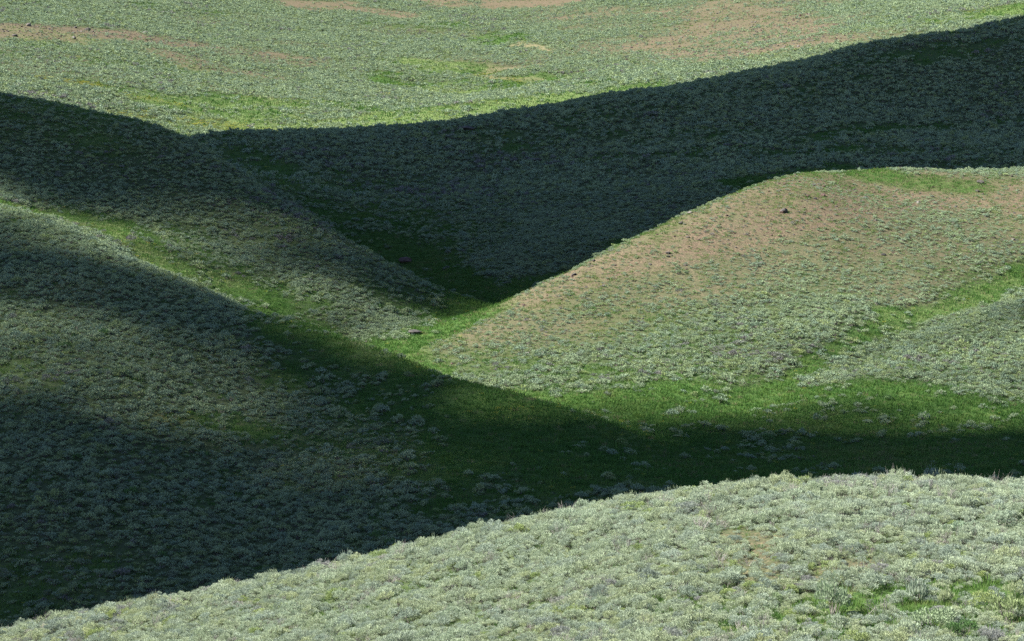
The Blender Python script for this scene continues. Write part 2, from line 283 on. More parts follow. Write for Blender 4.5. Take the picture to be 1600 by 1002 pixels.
def ground_material():
    m = NT('rangeland_soil'); pos = m.n('ShaderNodeNewGeometry').outputs['Position']
    g, r, ye, st, lm = (m.attr(k) for k in ('grass', 'soil', 'yellow', 'straw', 'lime'))
    fine = m.noise(5.0, 5, pos); mid = m.noise(.9, 5, pos); big = m.noise(.08, 4, pos)
    base = m.mix(mid, c4(.052,.066,.034), c4(.088,.085,.052)); base = m.mix(m.math('MULTIPLY', fine, .8), base, c4(.042,.082,.028))
    soil = m.ramp(fine, [(.36, c4(.058,.044,.032)), (.5, c4(.125,.088,.062)), (.62, c4(.20,.142,.10))]); soil = m.mix(m.ramp(mid, [(.45, c4(0,0,0)), (.62, c4(.8,.8,.8))]), soil, c4(.092,.092,.05)); soil = m.mix(m.math('MULTIPLY', big, .4), soil, c4(.15,.11,.085))
    gr = m.ramp(mid, [(.3, c4(.038,.09,.02)), (.55, c4(.062,.125,.028)), (.72, c4(.10,.15,.038))])
    gr = m.mix(m.math('MULTIPLY', m.noise(14, 3, pos), .5), gr, c4(.035,.06,.018))
    def hard(w): return m.math('MULTIPLY', m.math('SUBTRACT', m.math('ADD', w, m.math('MULTIPLY', m.math('SUBTRACT', fine, .5), 1.6)), .15), 1.25, True)
    c = m.mix(hard(r), base, soil); c = m.mix(hard(g), c, gr); c = m.mix(hard(lm), c, c4(.165,.205,.08)); c = m.mix(m.math('MULTIPLY', hard(ye), .5), c, c4(.17,.15,.03)); c = m.mix(hard(st), c, c4(.24,.19,.12))
    b = m.n('ShaderNodeBsdfPrincipled'); m.l(c, b.inputs['Base Color']); b.inputs['Roughness'].default_value = .95; b.inputs['Specular IOR Level'].default_value = .1
    bp = m.n('ShaderNodeBump'); bp.inputs['Strength'].default_value = .8; bp.inputs['Distance'].default_value = .12; m.l(m.noise(3.5, 6, pos), bp.inputs['Height']); m.l(bp.outputs[0], b.inputs['Normal'])
    m.surf(b.outputs[0]); return m.m
# ---------------------------------------------------------------- terrain mesh: one sheet, finer near the camera
def axis(vals): return np.array(vals)
xs = list(np.arange(-330, 331, 1.3)); e = 1.3
while xs[-1] < 6000: e *= 1.18; xs.append(xs[-1]+e)
e = 1.3
while xs[0] > -6000: e *= 1.18; xs.insert(0, xs[0]-e)
ys = [70.0]
while ys[-1] < 1200: ys.append(ys[-1] + max(.45, ys[-1]/250))
e = 5
while ys[-1] < 9000: e *= 1.15; ys.append(ys[-1]+e)
e = 2
while ys[0] > -3000: e *= 1.15; ys.insert(0, ys[0]-e)
GXX, GYY = np.meshgrid(np.array(xs), np.array(ys)); GZZ = height(GXX, GYY)
out_d = np.maximum(np.maximum(np.abs(GXX)-400, GYY-1230), np.maximum(-60-GYY, 0)); out_d = np.clip(out_d, 0, None)
GZZ = GZZ + np.clip(out_d/400, 0, 1)*25*fbm(GXX/500, GYY/500, 5)
ny_, nx_ = GXX.shape; idx = np.arange(ny_*nx_).reshape(ny_, nx_)
F = np.stack([idx[:-1,:-1], idx[:-1,1:], idx[1:,1:], idx[1:,:-1]], -1).reshape(-1, 4)
tme = mesh_np('terrain', np.stack([GXX, GYY, GZZ], -1).reshape(-1, 3), F, [ground_material()], smooth=True)
for nme, arr in zip(('grass', 'soil', 'yellow', 'straw', 'lime'), cover(GXX.ravel(), GYY.ravel())):
    at_ = tme.attributes.new(nme, 'FLOAT', 'POINT'); at_.data.foreach_set('value', arr.astype(np.float32))
tag(link(bpy.data.objects.new('terrain', tme)), 'rolling rangeland hills and valley floor of red soil and green grass', kind='structure')
# ---------------------------------------------------------------- clouds above the picture, whose shadows lie across the hills
def ip(u, v, d): return tuple(at(u, v, d)[:2])
def on(*pts): return trace(list(pts))
def poly_sd(x, y, poly):
    """signed distance, positive inside"""
    d = seg_dist(x, y, poly + [poly[0]]); ins = np.zeros(np.shape(x), bool); n_ = len(poly)
    for i in range(n_):
        x1, y1 = poly[i]; x2, y2 = poly[(i+1) % n_]
        c = ((y1 > y) != (y2 > y)) & (x < (x2-x1)*(y-y1)/(y2-y1+1e-12)+x1); ins ^= c
    return np.where(ins, d, -d)
SHADE = [ # (polygon, soft edge in metres, strength)
 (on((-40,282),(60,308),(130,332),(230,352),(330,382),(430,414),(520,440),(600,463),(660,478),(720,486)) + [ip(800,490,340), ip(860,470,342), ip(960,425,356), ip(1060,380,372), ip(1150,345,386), ip(1350,300,412), ip(1600,300,416), ip(2100,300,418),
   ip(2100,0,640), ip(1600,75,615), ip(1350,110,598), ip(1150,155,580), ip(950,180,566), ip(800,200,556), ip(500,235,545), ip(300,250,530), ip(200,240,458), ip(0,200,455), ip(-400,200,455), ip(-400,240,350)], 34, 1.0),
 ([ip(-300,600,262)] + on((0,590),(120,606),(260,642),(400,684),(520,708),(620,716),(690,690),(770,660),(860,655),(960,650),(1100,654),(1300,656),(1450,655),(1590,650)) + [ip(2000,640,252), ip(2000,900,160), ip(1600,850,160), ip(1340,850,160), ip(1100,860,162), ip(900,900,166),
   ip(720,930,168), ip(600,970,170), ip(300,1020,174), ip(0,1080,178), ip(-400,1100,182)], 26, 1.0),
 (on((540,566),(640,590),(720,610),(800,634),(900,662)) + on((960,700),(860,740),(700,740),(600,690),(540,630)), 14, .86),
 (on((0,345),(100,372),(200,412),(400,505),(560,580)) + on((640,715),(520,710),(400,690),(200,640),(0,620)) + [ip(-300,650,250), ip(-300,330,310)], 14, .62),
 (on((400,600),(560,612),(680,640),(720,690),(600,725),(430,700)), 10, .7),
 (on((0,300),(120,345),(300,440),(480,530),(560,545),(640,510),(700,486),(600,440),(400,380),(200,320),(0,240)), 14, .33),
 (on((1300,640),(1240,600),(1330,560),(1420,520),(1598,450)) + [ip(1900,400,340), ip(1900,660,245)] + on((1598,650),), 26, .15)]
BANDS = [(on((-60,412),(0,420),(80,430),(150,440),(220,460),(300,492),(400,530),(480,560),(560,590),(640,612),(700,630)), 8, .88), (on((1300,272),(1450,270),(1590,273)), 9, .0)]
def shade(x, y):
    wx = x + 2.5*fbm(x/30, y/30, 55); wy = y + 2.5*fbm(x/30, y/30, 57); t = np.ones(np.shape(x))
    for poly, soft, s in SHADE:
        q = np.clip((poly_sd(wx, wy, poly)+soft*.5)/soft, 0, 1); t *= 1 - s*q*q*(3-2*q)
    for line, w, s in BANDS: t *= 1 - s*np.exp(-(seg_dist(wx, wy, line)/w)**2)
    return 1 - t
def ico(sub):
    bm = bmesh.new(); bmesh.ops.create_icosphere(bm, subdivisions=sub, radius=1); V = np.array([v.co[:] for v in bm.verts]); F_ = np.array([[v.index for v in f.verts] for f in bm.faces]); bm.free(); return V, F_
IV, IF = ico(1)
def cloud_material():
    m = NT('cloud_vapour'); b = m.n('ShaderNodeBsdfDiffuse'); b.inputs[0].default_value = c4(.86,.87,.88); m.surf(b.outputs[0]); return m.m
CLOUDM = cloud_material()
def make_cloud(name, x0, x1, y0, y1, base=900.0, rad=5.0):
    step = 3.0; cx, cy = np.meshgrid(np.arange(x0, x1, step), np.arange(y0, y1, step)); cx = cx.ravel() + rng.uniform(-1.5, 1.5, cx.size); cy = cy.ravel() + rng.uniform(-1.5, 1.5, cy.size)
    s = np.clip(shade(cx, cy), 0, .997); e_ = 2.0; nx_s = -(height(cx+e_, cy)-height(cx-e_, cy))/(2*e_); ny_s = -(height(cx, cy+e_)-height(cx, cy-e_))/(2*e_); tau = (-np.log(1-s)*1.3 + 5*np.clip((s-.9)/.09, 0, 1))*np.clip((nx_s*SUN[0]+ny_s*SUN[1]+SUN[2])/SUN[2], .3, 2.5); rs = np.where(s < .85, .48, 1.0)*rad; nper = tau*SUN[2]/(math.pi*rs*rs)*step*step; nper[tau < .03] = 0
    k = np.floor(nper + rng.uniform(0, 1, len(nper))).astype(int); cx = np.repeat(cx, k); cy = np.repeat(cy, k); rs = np.repeat(rs, k); cx += rng.uniform(-1.5, 1.5, len(cx)); cy += rng.uniform(-1.5, 1.5, len(cy)); cz = height(cx, cy)
    alt = base + 18*fbm(cx/40, cy/40, 66) + rng.uniform(-9, 14, len(cx)); L = (alt-cz)/SUN[2]
    C = np.stack([cx, cy, cz], 1) + SUN[None]*L[:, None]; rr = rs*rng.uniform(.7, 1.25, len(cx))
    V = (IV[None]*rr[:, None, None]*(1 + rng.uniform(-.12, .12, (len(cx), len(IV), 1))) + C[:, None]).reshape(-1, 3)
    Fc = (IF[None] + (np.arange(len(cx))*len(IV))[:, None, None]).reshape(-1, 3)
    print(name, len(cx), 'puffs'); o = link(bpy.data.objects.new(name, mesh_np(name, V, Fc, [CLOUDM], smooth=True)))
    return tag(o, 'white cumulus cloud drifting high over the hills', kind='structure')
make_cloud('cloud', -170, 230, 100, 300)
make_cloud('cloud', -190, 260, 300, 660, rad=7.0)
# ---------------------------------------------------------------- plant meshes
def leaves(centers, dirs, length, width, cross=False):
    """kite shaped leaves: base, two shoulders, tip"""
    n_ = len(centers); dirs = dirs/np.linalg.norm(dirs, axis=1, keepdims=True); side = np.cross(dirs, rng.normal(size=(n_, 3))); side /= np.linalg.norm(side, axis=1, keepdims=True)
    L = np.asarray(length).reshape(-1, 1)*np.ones((n_, 1)); Wd = np.asarray(width).reshape(-1, 1)*np.ones((n_, 1)); Vs, Fs = [], []
    sides = [side, np.cross(dirs, side)] if cross else [side]
    for k, sd in enumerate(sides):
        v = np.stack([centers, centers+dirs*L*.55+sd*Wd*.5, centers+dirs*L, centers+dirs*L*.55-sd*Wd*.5], 1).reshape(-1, 3)
        Vs.append(v); Fs.append(np.arange(n_*4).reshape(-1, 4) + k*n_*4)
    return np.concatenate(Vs), np.concatenate(Fs)
def bush_leaves(lobes, per, length, width, up=.9, flat=.62, spread=.5, cross=False, spires=0):
    Cs, Ds = [], []
    for i in range(lobes):
        a = rng.uniform(0, 2*math.pi); r = spread*math.sqrt(rng.uniform(0, 1)); top = flat*math.sqrt(max(0, 1-(r/(spread*1.15))**2))*rng.uniform(.75, 1.1)
        c = np.array([r*math.cos(a), r*math.sin(a), max(.1, top-.10)]); lr = rng.uniform(.11, .19)*spread/.5
        d = rng.normal(size=(per, 3)); d[:, 2] = np.abs(d[:, 2])*1.0 - .25; d /= np.linalg.norm(d, axis=1, keepdims=True)
        Cs.append(c + d*lr*np.array([1, 1, .8])*rng.uniform(.6, 1, (per, 1))); Ds.append(d*1.1 + np.array([0, 0, up]) + c*np.array([.6, .6, 0]) + rng.normal(size=(per, 3))*.25)
    C_ = np.concatenate(Cs); D_ = np.concatenate(Ds); n_ = len(C_); C_[:, 2] = np.maximum(C_[:, 2], .03)
    V, F_ = leaves(C_, D_, length*rng.uniform(.7, 1.3, n_), width*rng.uniform(.7, 1.3, n_), cross)
    if spires:
        a = rng.uniform(0, 2*math.pi, spires); r = spread*np.sqrt(rng.uniform(0, 1, spires)); b = np.stack([r*np.cos(a), r*np.sin(a), flat*np.sqrt(np.clip(1-(r/(spread*1.2))**2, .1, 1))-.03], 1)
        d = np.stack([np.cos(a)*.15, np.sin(a)*.15, np.ones(spires)], 1) + rng.normal(size=(spires, 3))*.08
        v2, f2 = leaves(b, d, .24*rng.uniform(.6, 1.2, spires), .022, True); F_ = np.concatenate([F_, f2+len(V)]); V = np.concatenate([V, v2])
    return V, F_
def twigs(count, spread, top, thick=.014, bare=False):
    Vs, Fs = [], []; n0 = 0
    def tube(pts, r0, r1):
        nonlocal n0
        m = len(pts)
        for i, p in enumerate(pts):
            r = r0+(r1-r0)*i/(m-1)
            for k in range(3): Vs.append(p + np.array([math.cos(k*2.094), math.sin(k*2.094), 0])*r)
        for i in range(m-1):
            for k in range(3): a = n0+i*3+k; b = n0+i*3+(k+1) % 3; Fs.append([a, b, b+3, a+3])
        n0 += 3*m
    for i in range(count):
        a = rng.uniform(0, 6.28); r = spread*rng.uniform(.35, .95); e_ = np.array([math.cos(a)*r, math.sin(a)*r, top*rng.uniform(.6, 1.05)]); m1 = e_*np.array([.55, .55, .35])+rng.normal(size=3)*.05; m1[2] = abs(m1[2])
        tube([np.array([rng.uniform(-.04, .04), rng.uniform(-.04, .04), -.06]), m1, e_], thick*rng.uniform(.8, 1.5), thick*.3)
        if bare:
            for _ in range(5):
                q = m1 + (e_-m1)*rng.uniform(.1, .9); d = (e_-m1)*.4+rng.normal(size=3)*.13; d[2] = abs(d[2]); tube([q, q+d*.5, q+d+rng.normal(size=3)*.03], thick*.45, thick*.15)
    return np.array(Vs), np.array(Fs)
NEAR_SPEC = [dict(lobes=17, per=102, length=0.066, width=0.021, flat=.60), dict(lobes=15, per=102, length=0.074, width=0.021, flat=.66, up=1.2, spires=12), dict(lobes=19, per=95, length=0.062, width=0.022, flat=.46, spread=.56),
             dict(lobes=14, per=108, length=0.078, width=0.020, flat=.76, up=1.5, spread=.42, spires=18), dict(lobes=15, per=102, length=0.062, width=0.022, flat=.54), dict(lobes=11, per=99, length=0.066, width=0.021, flat=.52, spread=.5)]
near_leaf, near_wood = [], []
for sp in NEAR_SPEC:
    near_leaf.append(bush_leaves(**sp)); near_wood.append(twigs(11, sp.get('spread', .5), sp['flat']*.85))
dead_v = twigs(16, .5, .55, .012, True)
tuft_v = bush_leaves(lobes=14, per=22, length=.24, width=.034, up=3.0, flat=.50, spread=.34, spires=30)       # tall upright form
def join(*parts):
    V, F_, M = [], [], []; n0 = 0
    for (v, f), mi in parts: V.append(v); F_.append(f+n0); M.append(np.full(len(f), mi)); n0 += len(v)
    return np.concatenate(V), np.concatenate(F_), np.concatenate(M)
kinds = bpy.data.collections.new('sagebrush_kinds'); kn = [0]
def kind(coll, base, V, F_, mats, M=None):
    o = bpy.data.objects.new('%s_%03d' % (base, kn[0]), mesh_np(base, V, F_, mats, M)); kn[0] += 1; coll.objects.link(o)
for a, b in zip(near_leaf, near_wood): V, F_, M = join((a, 0), (b, 1)); kind(kinds, 'form', V, F_, [SAGE_PALE, WOOD], M)          # 0-5
V, F_, M = join((dead_v, 0), (bush_leaves(5, 18, .11, .03, flat=.4), 1)); kind(kinds, 'form', V, F_, [DEAD, SAGE], M)               # 6
for q in range(4):                                                                                                       # 7-10 middle distance
    a = bush_leaves(10, 20, .15, .06, flat=rng.uniform(.46, .62)); b = twigs(9, .42, .34, .035); V, F_, M = join((a, 0), (b, 1)); kind(kinds, 'form', V, F_, [SAGE, WOOD], M)
for q in range(4):                                                                                                       # 11-14 far
    a = bush_leaves(7, 9, .22, .13, flat=rng.uniform(.45, .6)); b = twigs(4, .40, .28, .07); V, F_, M = join((a, 0), (b, 1)); kind(kinds, 'form', V, F_, [SAGE, WOOD], M)
a = bush_leaves(10, 14, .17, .06, flat=.5); kind(kinds, 'form', a[0], a[1], [YELLOWLEAF])                                  # 15
a = bush_leaves(10, 14, .17, .07, flat=.45); kind(kinds, 'form', a[0], a[1], [GREENLEAF]); kind(kinds, 'form', near_leaf[4][0], near_leaf[4][1], [YELLOWLEAF])   # 16 low green shrub, 17 near rabbitbrush
# ---------------------------------------------------------------- scattering
def frustum_points(y0, y1, step, margin=1.30, extra=9):
    ys_ = np.arange(y0, y1, step); X, Y_ = [], []
    for yy in ys_:
        h = .2118*yy*margin+extra; xx = np.arange(-h, h, step); X.append(xx + (step/2 if int(yy/step) % 2 else 0)); Y_.append(np.full(len(xx), yy))
    X = np.concatenate(X); Y_ = np.concatenate(Y_); return X + rng.uniform(-.48, .48, len(X))*step, Y_ + rng.uniform(-.48, .48, len(X))*step
def scatter(name, coll, x, y, z, size, rot, idx_):
    me = bpy.data.meshes.new(name+'_points'); me.vertices.add(len(x)); me.vertices.foreach_set('co', np.stack([x, y, z], 1).astype(np.float32).ravel())
    for nme, typ, arr in (('size', 'FLOAT_VECTOR', size), ('turn', 'FLOAT_VECTOR', rot)):
        a_ = me.attributes.new(nme, typ, 'POINT'); a_.data.foreach_set('vector', np.asarray(arr, np.float32).ravel())
    a_ = me.attributes.new('pick', 'INT', 'POINT'); a_.data.foreach_set('value', np.asarray(idx_, np.int32))
    o = link(bpy.data.objects.new(name, me)); ng = bpy.data.node_groups.new(name+'_nodes', 'GeometryNodeTree')
    ng.interface.new_socket('Geometry', in_out='INPUT', socket_type='NodeSocketGeometry'); ng.interface.new_socket('Geometry', in_out='OUTPUT', socket_type='NodeSocketGeometry')
    N = ng.nodes.new; L = ng.links.new; gi = N('NodeGroupInput'); go = N('NodeGroupOutput'); ci = N('GeometryNodeCollectionInfo'); ci.inputs['Collection'].default_value = coll
    ci.inputs['Separate Children'].default_value = True; ci.inputs['Reset Children'].default_value = True; io = N('GeometryNodeInstanceOnPoints'); io.inputs['Pick Instance'].default_value = True
    def na(nme, dt): q = N('GeometryNodeInputNamedAttribute'); q.data_type = dt; q.inputs['Name'].default_value = nme; return q.outputs['Attribute']
    er = N('FunctionNodeEulerToRotation'); L(na('turn', 'FLOAT_VECTOR'), er.inputs[0]); L(gi.outputs[0], io.inputs['Points']); L(ci.outputs[0], io.inputs['Instance'])
    L(na('pick', 'INT'), io.inputs['Instance Index']); L(er.outputs[0], io.inputs['Rotation']); L(na('size', 'FLOAT_VECTOR'), io.inputs['Scale']); L(io.outputs[0], go.inputs[0])
    md = o.modifiers.new('scatter', 'NODES'); md.node_group = ng; print(name, len(x)); return o
def turns(n_, tilt=.16): return np.stack([rng.normal(0, tilt, n_), rng.normal(0, tilt, n_), rng.uniform(0, 6.283, n_)], 1)
def project(x, y, z):
    q = np.stack([x, y, z], -1) - CAM; d = q @ FWD; return 800 + FPX*q[..., 0]/d, 501 - FPX*(q @ UP)/d, d
# --- foreground, middle and far sagebrush positions
BX, BY, BS, BI = [], [], [], []
for y0, y1, st in ((84, 176, .515), (176, 430, .63), (430, 1120, .86)):
    x, y = frustum_points(y0, y1, st); g, r, ye, sw, lm = cover(x, y); D = np.hypot(x, y); clump = fbm(x/2.4, y/2.4, 101, 2); broad = fbm(x/11, y/11, 103, 2)
    keep = (.16*fbm(x/45, y/45, 111)*(y > 430)) + (1.02 if y0 == 84 else .93) - .95*np.clip(g*1.05, 0, 1) - np.where(y > 430, 1.0, .5)*r - 1.0*sw - .5*ye + np.where(y < 176, .34, .22)*broad + (.34 if y0 != 84 else .22)*clump
    k = rng.uniform(0, 1, len(x)) < keep; x, y, g, r, clump = x[k], y[k], g[k], r[k], clump[k]; n_ = len(x)
    s = np.clip(rng.lognormal(0, .30, n_), .45, 1.8)*(1.0 + .22*clump)*(1 - np.where(y > 430, .25, .5)*r)*{84: .65, 176: .68, 430: .90}[y0]
    if y0 == 84: i_ = rng.choice(7, n_, p=[.21,.17,.18,.09,.15,.12,.08]); i_[rng.uniform(0, 1, n_) < .025] = 17
    elif y0 == 176: i_ = rng.integers(7, 11, n_); q = rng.uniform(0, 1, n_); i_[(q < .12*g)] = 16; i_[q > .992] = 15
    else: i_ = rng.integers(11, 15, n_)
    BX.append(x); BY.append(y); BS.append(s); BI.append(i_)
BX, BY, BS, BI = map(np.concatenate, (BX, BY, BS, BI)); BZ = height(BX, BY)
# --- plants and rocks picked out one by one in the photograph: (u, v of the base, form, material, width, height, label, category)
HERO = [
 (1432,940,'tuft',SAGE_PALE,1.1,.9,'upright silvery sagebrush tuft with a dark gap at its foot, in the green grass patch'),
 (1478,945,'tuft',SAGE_PALE,.8,.65,'narrow upright pale sagebrush just right of the taller silvery tuft in the grass patch'),
 (1462,985,2,SAGE,1.7,1.15,'wide dark grey-green sagebrush clump behind the white flowers near the bottom edge'),
 (1505,998,0,GREENLEAF,1.2,.8,'low bluish-green shrub with a black shadow hollow beside the white flowers'),
 (1300,965,3,SAGE,1.5,1.35,'tall grey-violet sagebrush with bare twigs showing through its crown, beside the red soil spot'),
 (1375,968,'dead',DEAD,1.25,.9,'half-dead pinkish grey sagebrush with bare branching twigs in the grass patch'),
 (1362,925,1,SAGE_PALE,1.1,.8,'pale rounded sagebrush at the top edge of the grass patch with a black shadow below'),
 (1215,945,4,SAGE,.9,.6,'small dark sagebrush mound standing alone in grass left of the red soil spot'),
 (1455,755,3,SAGE_PALE,1.5,1.2,'tall spiky sagebrush standing highest on the crest of the near hill'),
 (1340,757,1,SAGE_PALE,1.4,.95,'broad spiky sagebrush on the crest left of the tallest crest bush'),
 (1448,772,'dead',DEAD,1.2,.8,'dead lavender-grey sagebrush just below the tallest crest bush'),
 (1108,812,'dead',DEAD,1.1,.8,'dead lavender-grey sagebrush in the middle of the near hill below its crest'),
 (1020,592,2,SAGE,.0,.0,''),
 (1575,975,3,SAGE,1.6,1.1,'large blue-grey sagebrush with a shaded underside near the bottom right corner'),
 (1500,835,4,SAGE,1.5,.7,'dark-based sagebrush with a flat pale top in the middle right of the near hill'),
 (1352,860,5,SAGE,.9,.6,'dark grey sagebrush beside a small opening of soil on the near hill'),
 (900,965,0,YELLOWLEAF,1.0,.6,'yellow-green rabbitbrush among the grey sagebrush low on the near hill'),
 (1016,808,0,YELLOWLEAF,.9,.5,'yellow-green rabbitbrush just under the crest of the near hill'),
]
HERO = [h for h in HERO if h[4] > 0]
hp, _ = cast([h[0] for h in HERO], [h[1] for h in HERO]); hk = np.ones(len(BX), bool)
for (px, py, pz), h in zip(hp, HERO): hk &= np.hypot(BX-px, BY-py) > h[4]*.42
BX, BY, BZ, BS, BI = BX[hk], BY[hk], BZ[hk], BS[hk], BI[hk]
def root(name, loc, rz, sc): o = link(bpy.data.objects.new(name, None)); o.empty_display_size = .3; o.location = loc; o.rotation_euler = (0, 0, rz); o.scale = sc; return o
leaf_cache = {}
def leaf_mesh(form, mat):
    if (form, mat.name) not in leaf_cache:
        v = tuft_v if form == 'tuft' else bush_leaves(5, 16, .10, .028, flat=.42) if form == 'dead' else near_leaf[form]; leaf_cache[form, mat.name] = mesh_np('foliage', v[0], v[1], [mat])
    return leaf_cache[form, mat.name]
wood_meshes = [mesh_np('branches', v[0], v[1], [WOOD]) for v in near_wood]; dead_mesh = mesh_np('branches', dead_v[0], dead_v[1], [DEAD])
GRP = 'sagebrush bushes covering the near hill'
for (px, py, pz), (u, v, form, mat, w_, h_, lab) in zip(hp, HERO):
    yb = mat is YELLOWLEAF; t = root('rabbitbrush' if yb else 'sagebrush', (px, py, pz-.02), rng.uniform(0, 6.28), (w_, w_, h_/.62)); tag(t, lab, 'shrub', GRP)
    f = link(bpy.data.objects.new('foliage', leaf_mesh(form, mat if form != 'dead' else SAGE)), t); b = link(bpy.data.objects.new('branches', dead_mesh if form == 'dead' else wood_meshes[form if isinstance(form, int) else 3]), t)
# --- the 285 bushes that show largest, each an object of its own
U, Vv, DD = project(BX, BY, BZ); vis = (U > 6) & (U < 1594) & (Vv > 0) & (Vv < 1010) & (BY < 150)
score = np.where(vis & np.isin(BI, [0, 1, 2, 3, 4, 5, 6]), BS/DD, -1); order = np.argsort(-score)[:285]
LAB = ['rounded pale sagebrush', 'pale sagebrush with thin flower spires', 'low spreading pale sagebrush', 'tall upright pale sagebrush', 'dome-shaped pale sagebrush', 'open-crowned pale sagebrush', 'mostly dead grey sagebrush']
BROWV = lambda u: np.interp(u, [q[0] for q in brow], [q[1] for q in brow])
def label_of(k, i_, s):
    u, v = U[k], Vv[k]; size = 'large ' if s > 1.25 else 'small ' if s < .9 else ''
    if v < BROWV(u)+30: where = ('on the left part' if u < 700 else 'on the middle part' if u < 1150 else 'on the right part') + ' of the near hill crest'
    elif v > 915 and u > 1130: where = ('at the left edge' if u < 1250 else 'in the middle' if u < 1430 else 'at the right side') + ' of the green grass patch'
    elif v > 955: where = 'at the bottom edge, ' + ('left' if u < 500 else 'middle' if u < 850 else 'right') + ' part of near hill'
    elif 1230 < u < 1400 and 850 < v < 915: where = 'beside the soil opening above the grass patch'
    else: where = 'below the crest, ' + ('left end' if u < 600 else 'left of centre' if u < 900 else 'centre' if u < 1200 else 'right of centre' if u < 1400 else 'right end') + ' of near hill'
    return size + LAB[i_] + ' ' + where
single = np.ones(len(BX), bool); single[order] = False
protos = {}
for k in order:
    i_ = int(BI[k]); s = float(BS[k]); loc = (BX[k], BY[k], BZ[k]-.02)
    if i_ not in protos:
        t = root('sagebrush', loc, 0, (1, 1, 1)); link(bpy.data.objects.new('foliage', leaf_mesh('dead' if i_ == 6 else i_, SAGE if i_ == 6 else SAGE_PALE)), t); link(bpy.data.objects.new('branches', dead_mesh if i_ == 6 else wood_meshes[i_]), t)
        protos[i_] = t; c = t
    else:
        src = protos[i_]; c = src.copy(); COL.objects.link(c)
        for ch in src.children: d = ch.copy(); COL.objects.link(d); d.parent = c
    c.location = loc; c.rotation_euler = (rng.normal(0, .08), rng.normal(0, .08), rng.uniform(0, 6.28)); c.scale = (s, s*rng.uniform(.85, 1.15), s*rng.uniform(.85, 1.2)); tag(c, label_of(k, i_, s), 'shrub', GRP)
k = single; n_ = int(k.sum()); sz = np.stack([BS[k]*rng.uniform(.85, 1.2, n_), BS[k]*rng.uniform(.85, 1.2, n_), BS[k]*rng.uniform(.75, 1.25, n_)], 1)
tag(scatter('sagebrush_cover', kinds, BX[k], BY[k], BZ[k]-.03, sz, turns(n_), BI[k]), 'grey-green sagebrush covering the hills and the far slope', kind='stuff')
# ---------------------------------------------------------------- grass
gk = bpy.data.collections.new('grass_kinds'); kn[0] = 0
def tuft(n_, h, spread, w_):
    a = rng.uniform(0, 6.28, n_); r = spread*np.sqrt(rng.uniform(0, 1, n_)); c = np.stack([r*np.cos(a), r*np.sin(a), np.full(n_, -.02)], 1); d = np.stack([np.cos(a)*.45, np.sin(a)*.45, np.ones(n_)], 1)+rng.normal(size=(n_, 3))*.22
    return leaves(c, d, h*rng.uniform(.5, 1.2, n_), w_)
for q in range(2): v = tuft(44, .34, .30, .022); kind(gk, 'tuft', v[0], v[1], [GRASSM])            # 0,1 near
for q in range(2): v = tuft(26, .38, .45, .06); kind(gk, 'tuft', v[0], v[1], [GRASSM])             # 2,3 middle
v = tuft(14, .42, .8, .16); kind(gk, 'tuft', v[0], v[1], [GRASSM])                                   # 4 far
v = tuft(30, .40, .30, .022); kind(gk, 'tuft', v[0], v[1], [STRAWM])                                 # 5 dry
v = tuft(14, .42, .8, .16); kind(gk, 'tuft', v[0], v[1], [LIMEM]); v = tuft(26, .36, .4, .05); kind(gk, 'tuft', v[0], v[1], [LIMEM])   # 6, 7 yellowish green
GX_, GY_, GI_, GSZ = [], [], [], []
for y0, y1, st, mul in ((84, 176, .42, .55), (176, 430, .62, 1.0), (430, 1000, 1.5, 1.0)):
    x, y = frustum_points(y0, y1, st, 1.22, 7); g, r, ye, sw, lm = cover(x, y); p_ = (g*mul*1.25 + .14 + (.16 + .08*r)*(y0 == 176) + .7*lm)
    k = rng.uniform(0, 1, len(x)) < p_; x, y, g, lm = x[k], y[k], g[k], lm[k]; n_ = len(x)
    i_ = rng.integers(0, 2, n_) if y0 == 84 else rng.integers(2, 4, n_) if y0 == 176 else np.full(n_, 4)
    i_[rng.uniform(0, 1, n_) < (.012 if y0 == 84 else .04 + .3*r[k])] = 5; i_[(rng.uniform(0, 1, n_) < lm*.9) & (y0 > 84)] = 6 if y0 == 430 else 7; GX_.append(x); GY_.append(y); GI_.append(i_); GSZ.append(rng.uniform(.55, 1.15, n_)*(.7+.4*g)*(1.4 if y0 == 430 else 1))
GX_, GY_, GI_, GSZ = map(np.concatenate, (GX_, GY_, GI_, GSZ)); n_ = len(GX_)
tag(scatter('grass', gk, GX_, GY_, height(GX_, GY_), np.stack([GSZ, GSZ, GSZ*rng.uniform(.7, 1.2, n_)], 1), turns(n_, .1), GI_), 'green grass growing in the draws and on the valley floor', kind='stuff')
# ---------------------------------------------------------------- yellow flowers
fk = bpy.data.collections.new('flower_kinds'); kn[0] = 0
def flower_mesh(n_, spread, h, r):
    Vs, Fs, Ms = [], [], []; n0 = 0
    for q in range(n_):
        a = rng.uniform(0, 6.28); rr = spread*math.sqrt(rng.uniform()); c = np.array([rr*math.cos(a), rr*math.sin(a), h*rng.uniform(.7, 1.1)])
        Vs += [c*[1, 1, 0]+[.008, 0, 0], c*[1, 1, 0]-[.008, 0, 0], c-[.004, 0, 0], c+[.004, 0, 0]]; Fs.append([n0, n0+1, n0+2, n0+3]); Ms.append(1); n0 += 4
        for j in range(5):
            b = j*1.257+a; t_ = np.array([math.cos(b), math.sin(b), .35]); s_ = np.array([-math.sin(b), math.cos(b), 0]); Vs += [c, c+t_*r*.6+s_*r*.3, c+t_*r, c+t_*r*.6-s_*r*.3]; Fs.append([n0, n0+1, n0+2, n0+3]); Ms.append(0); n0 += 4
    return np.array(Vs), np.array(Fs), np.array(Ms)
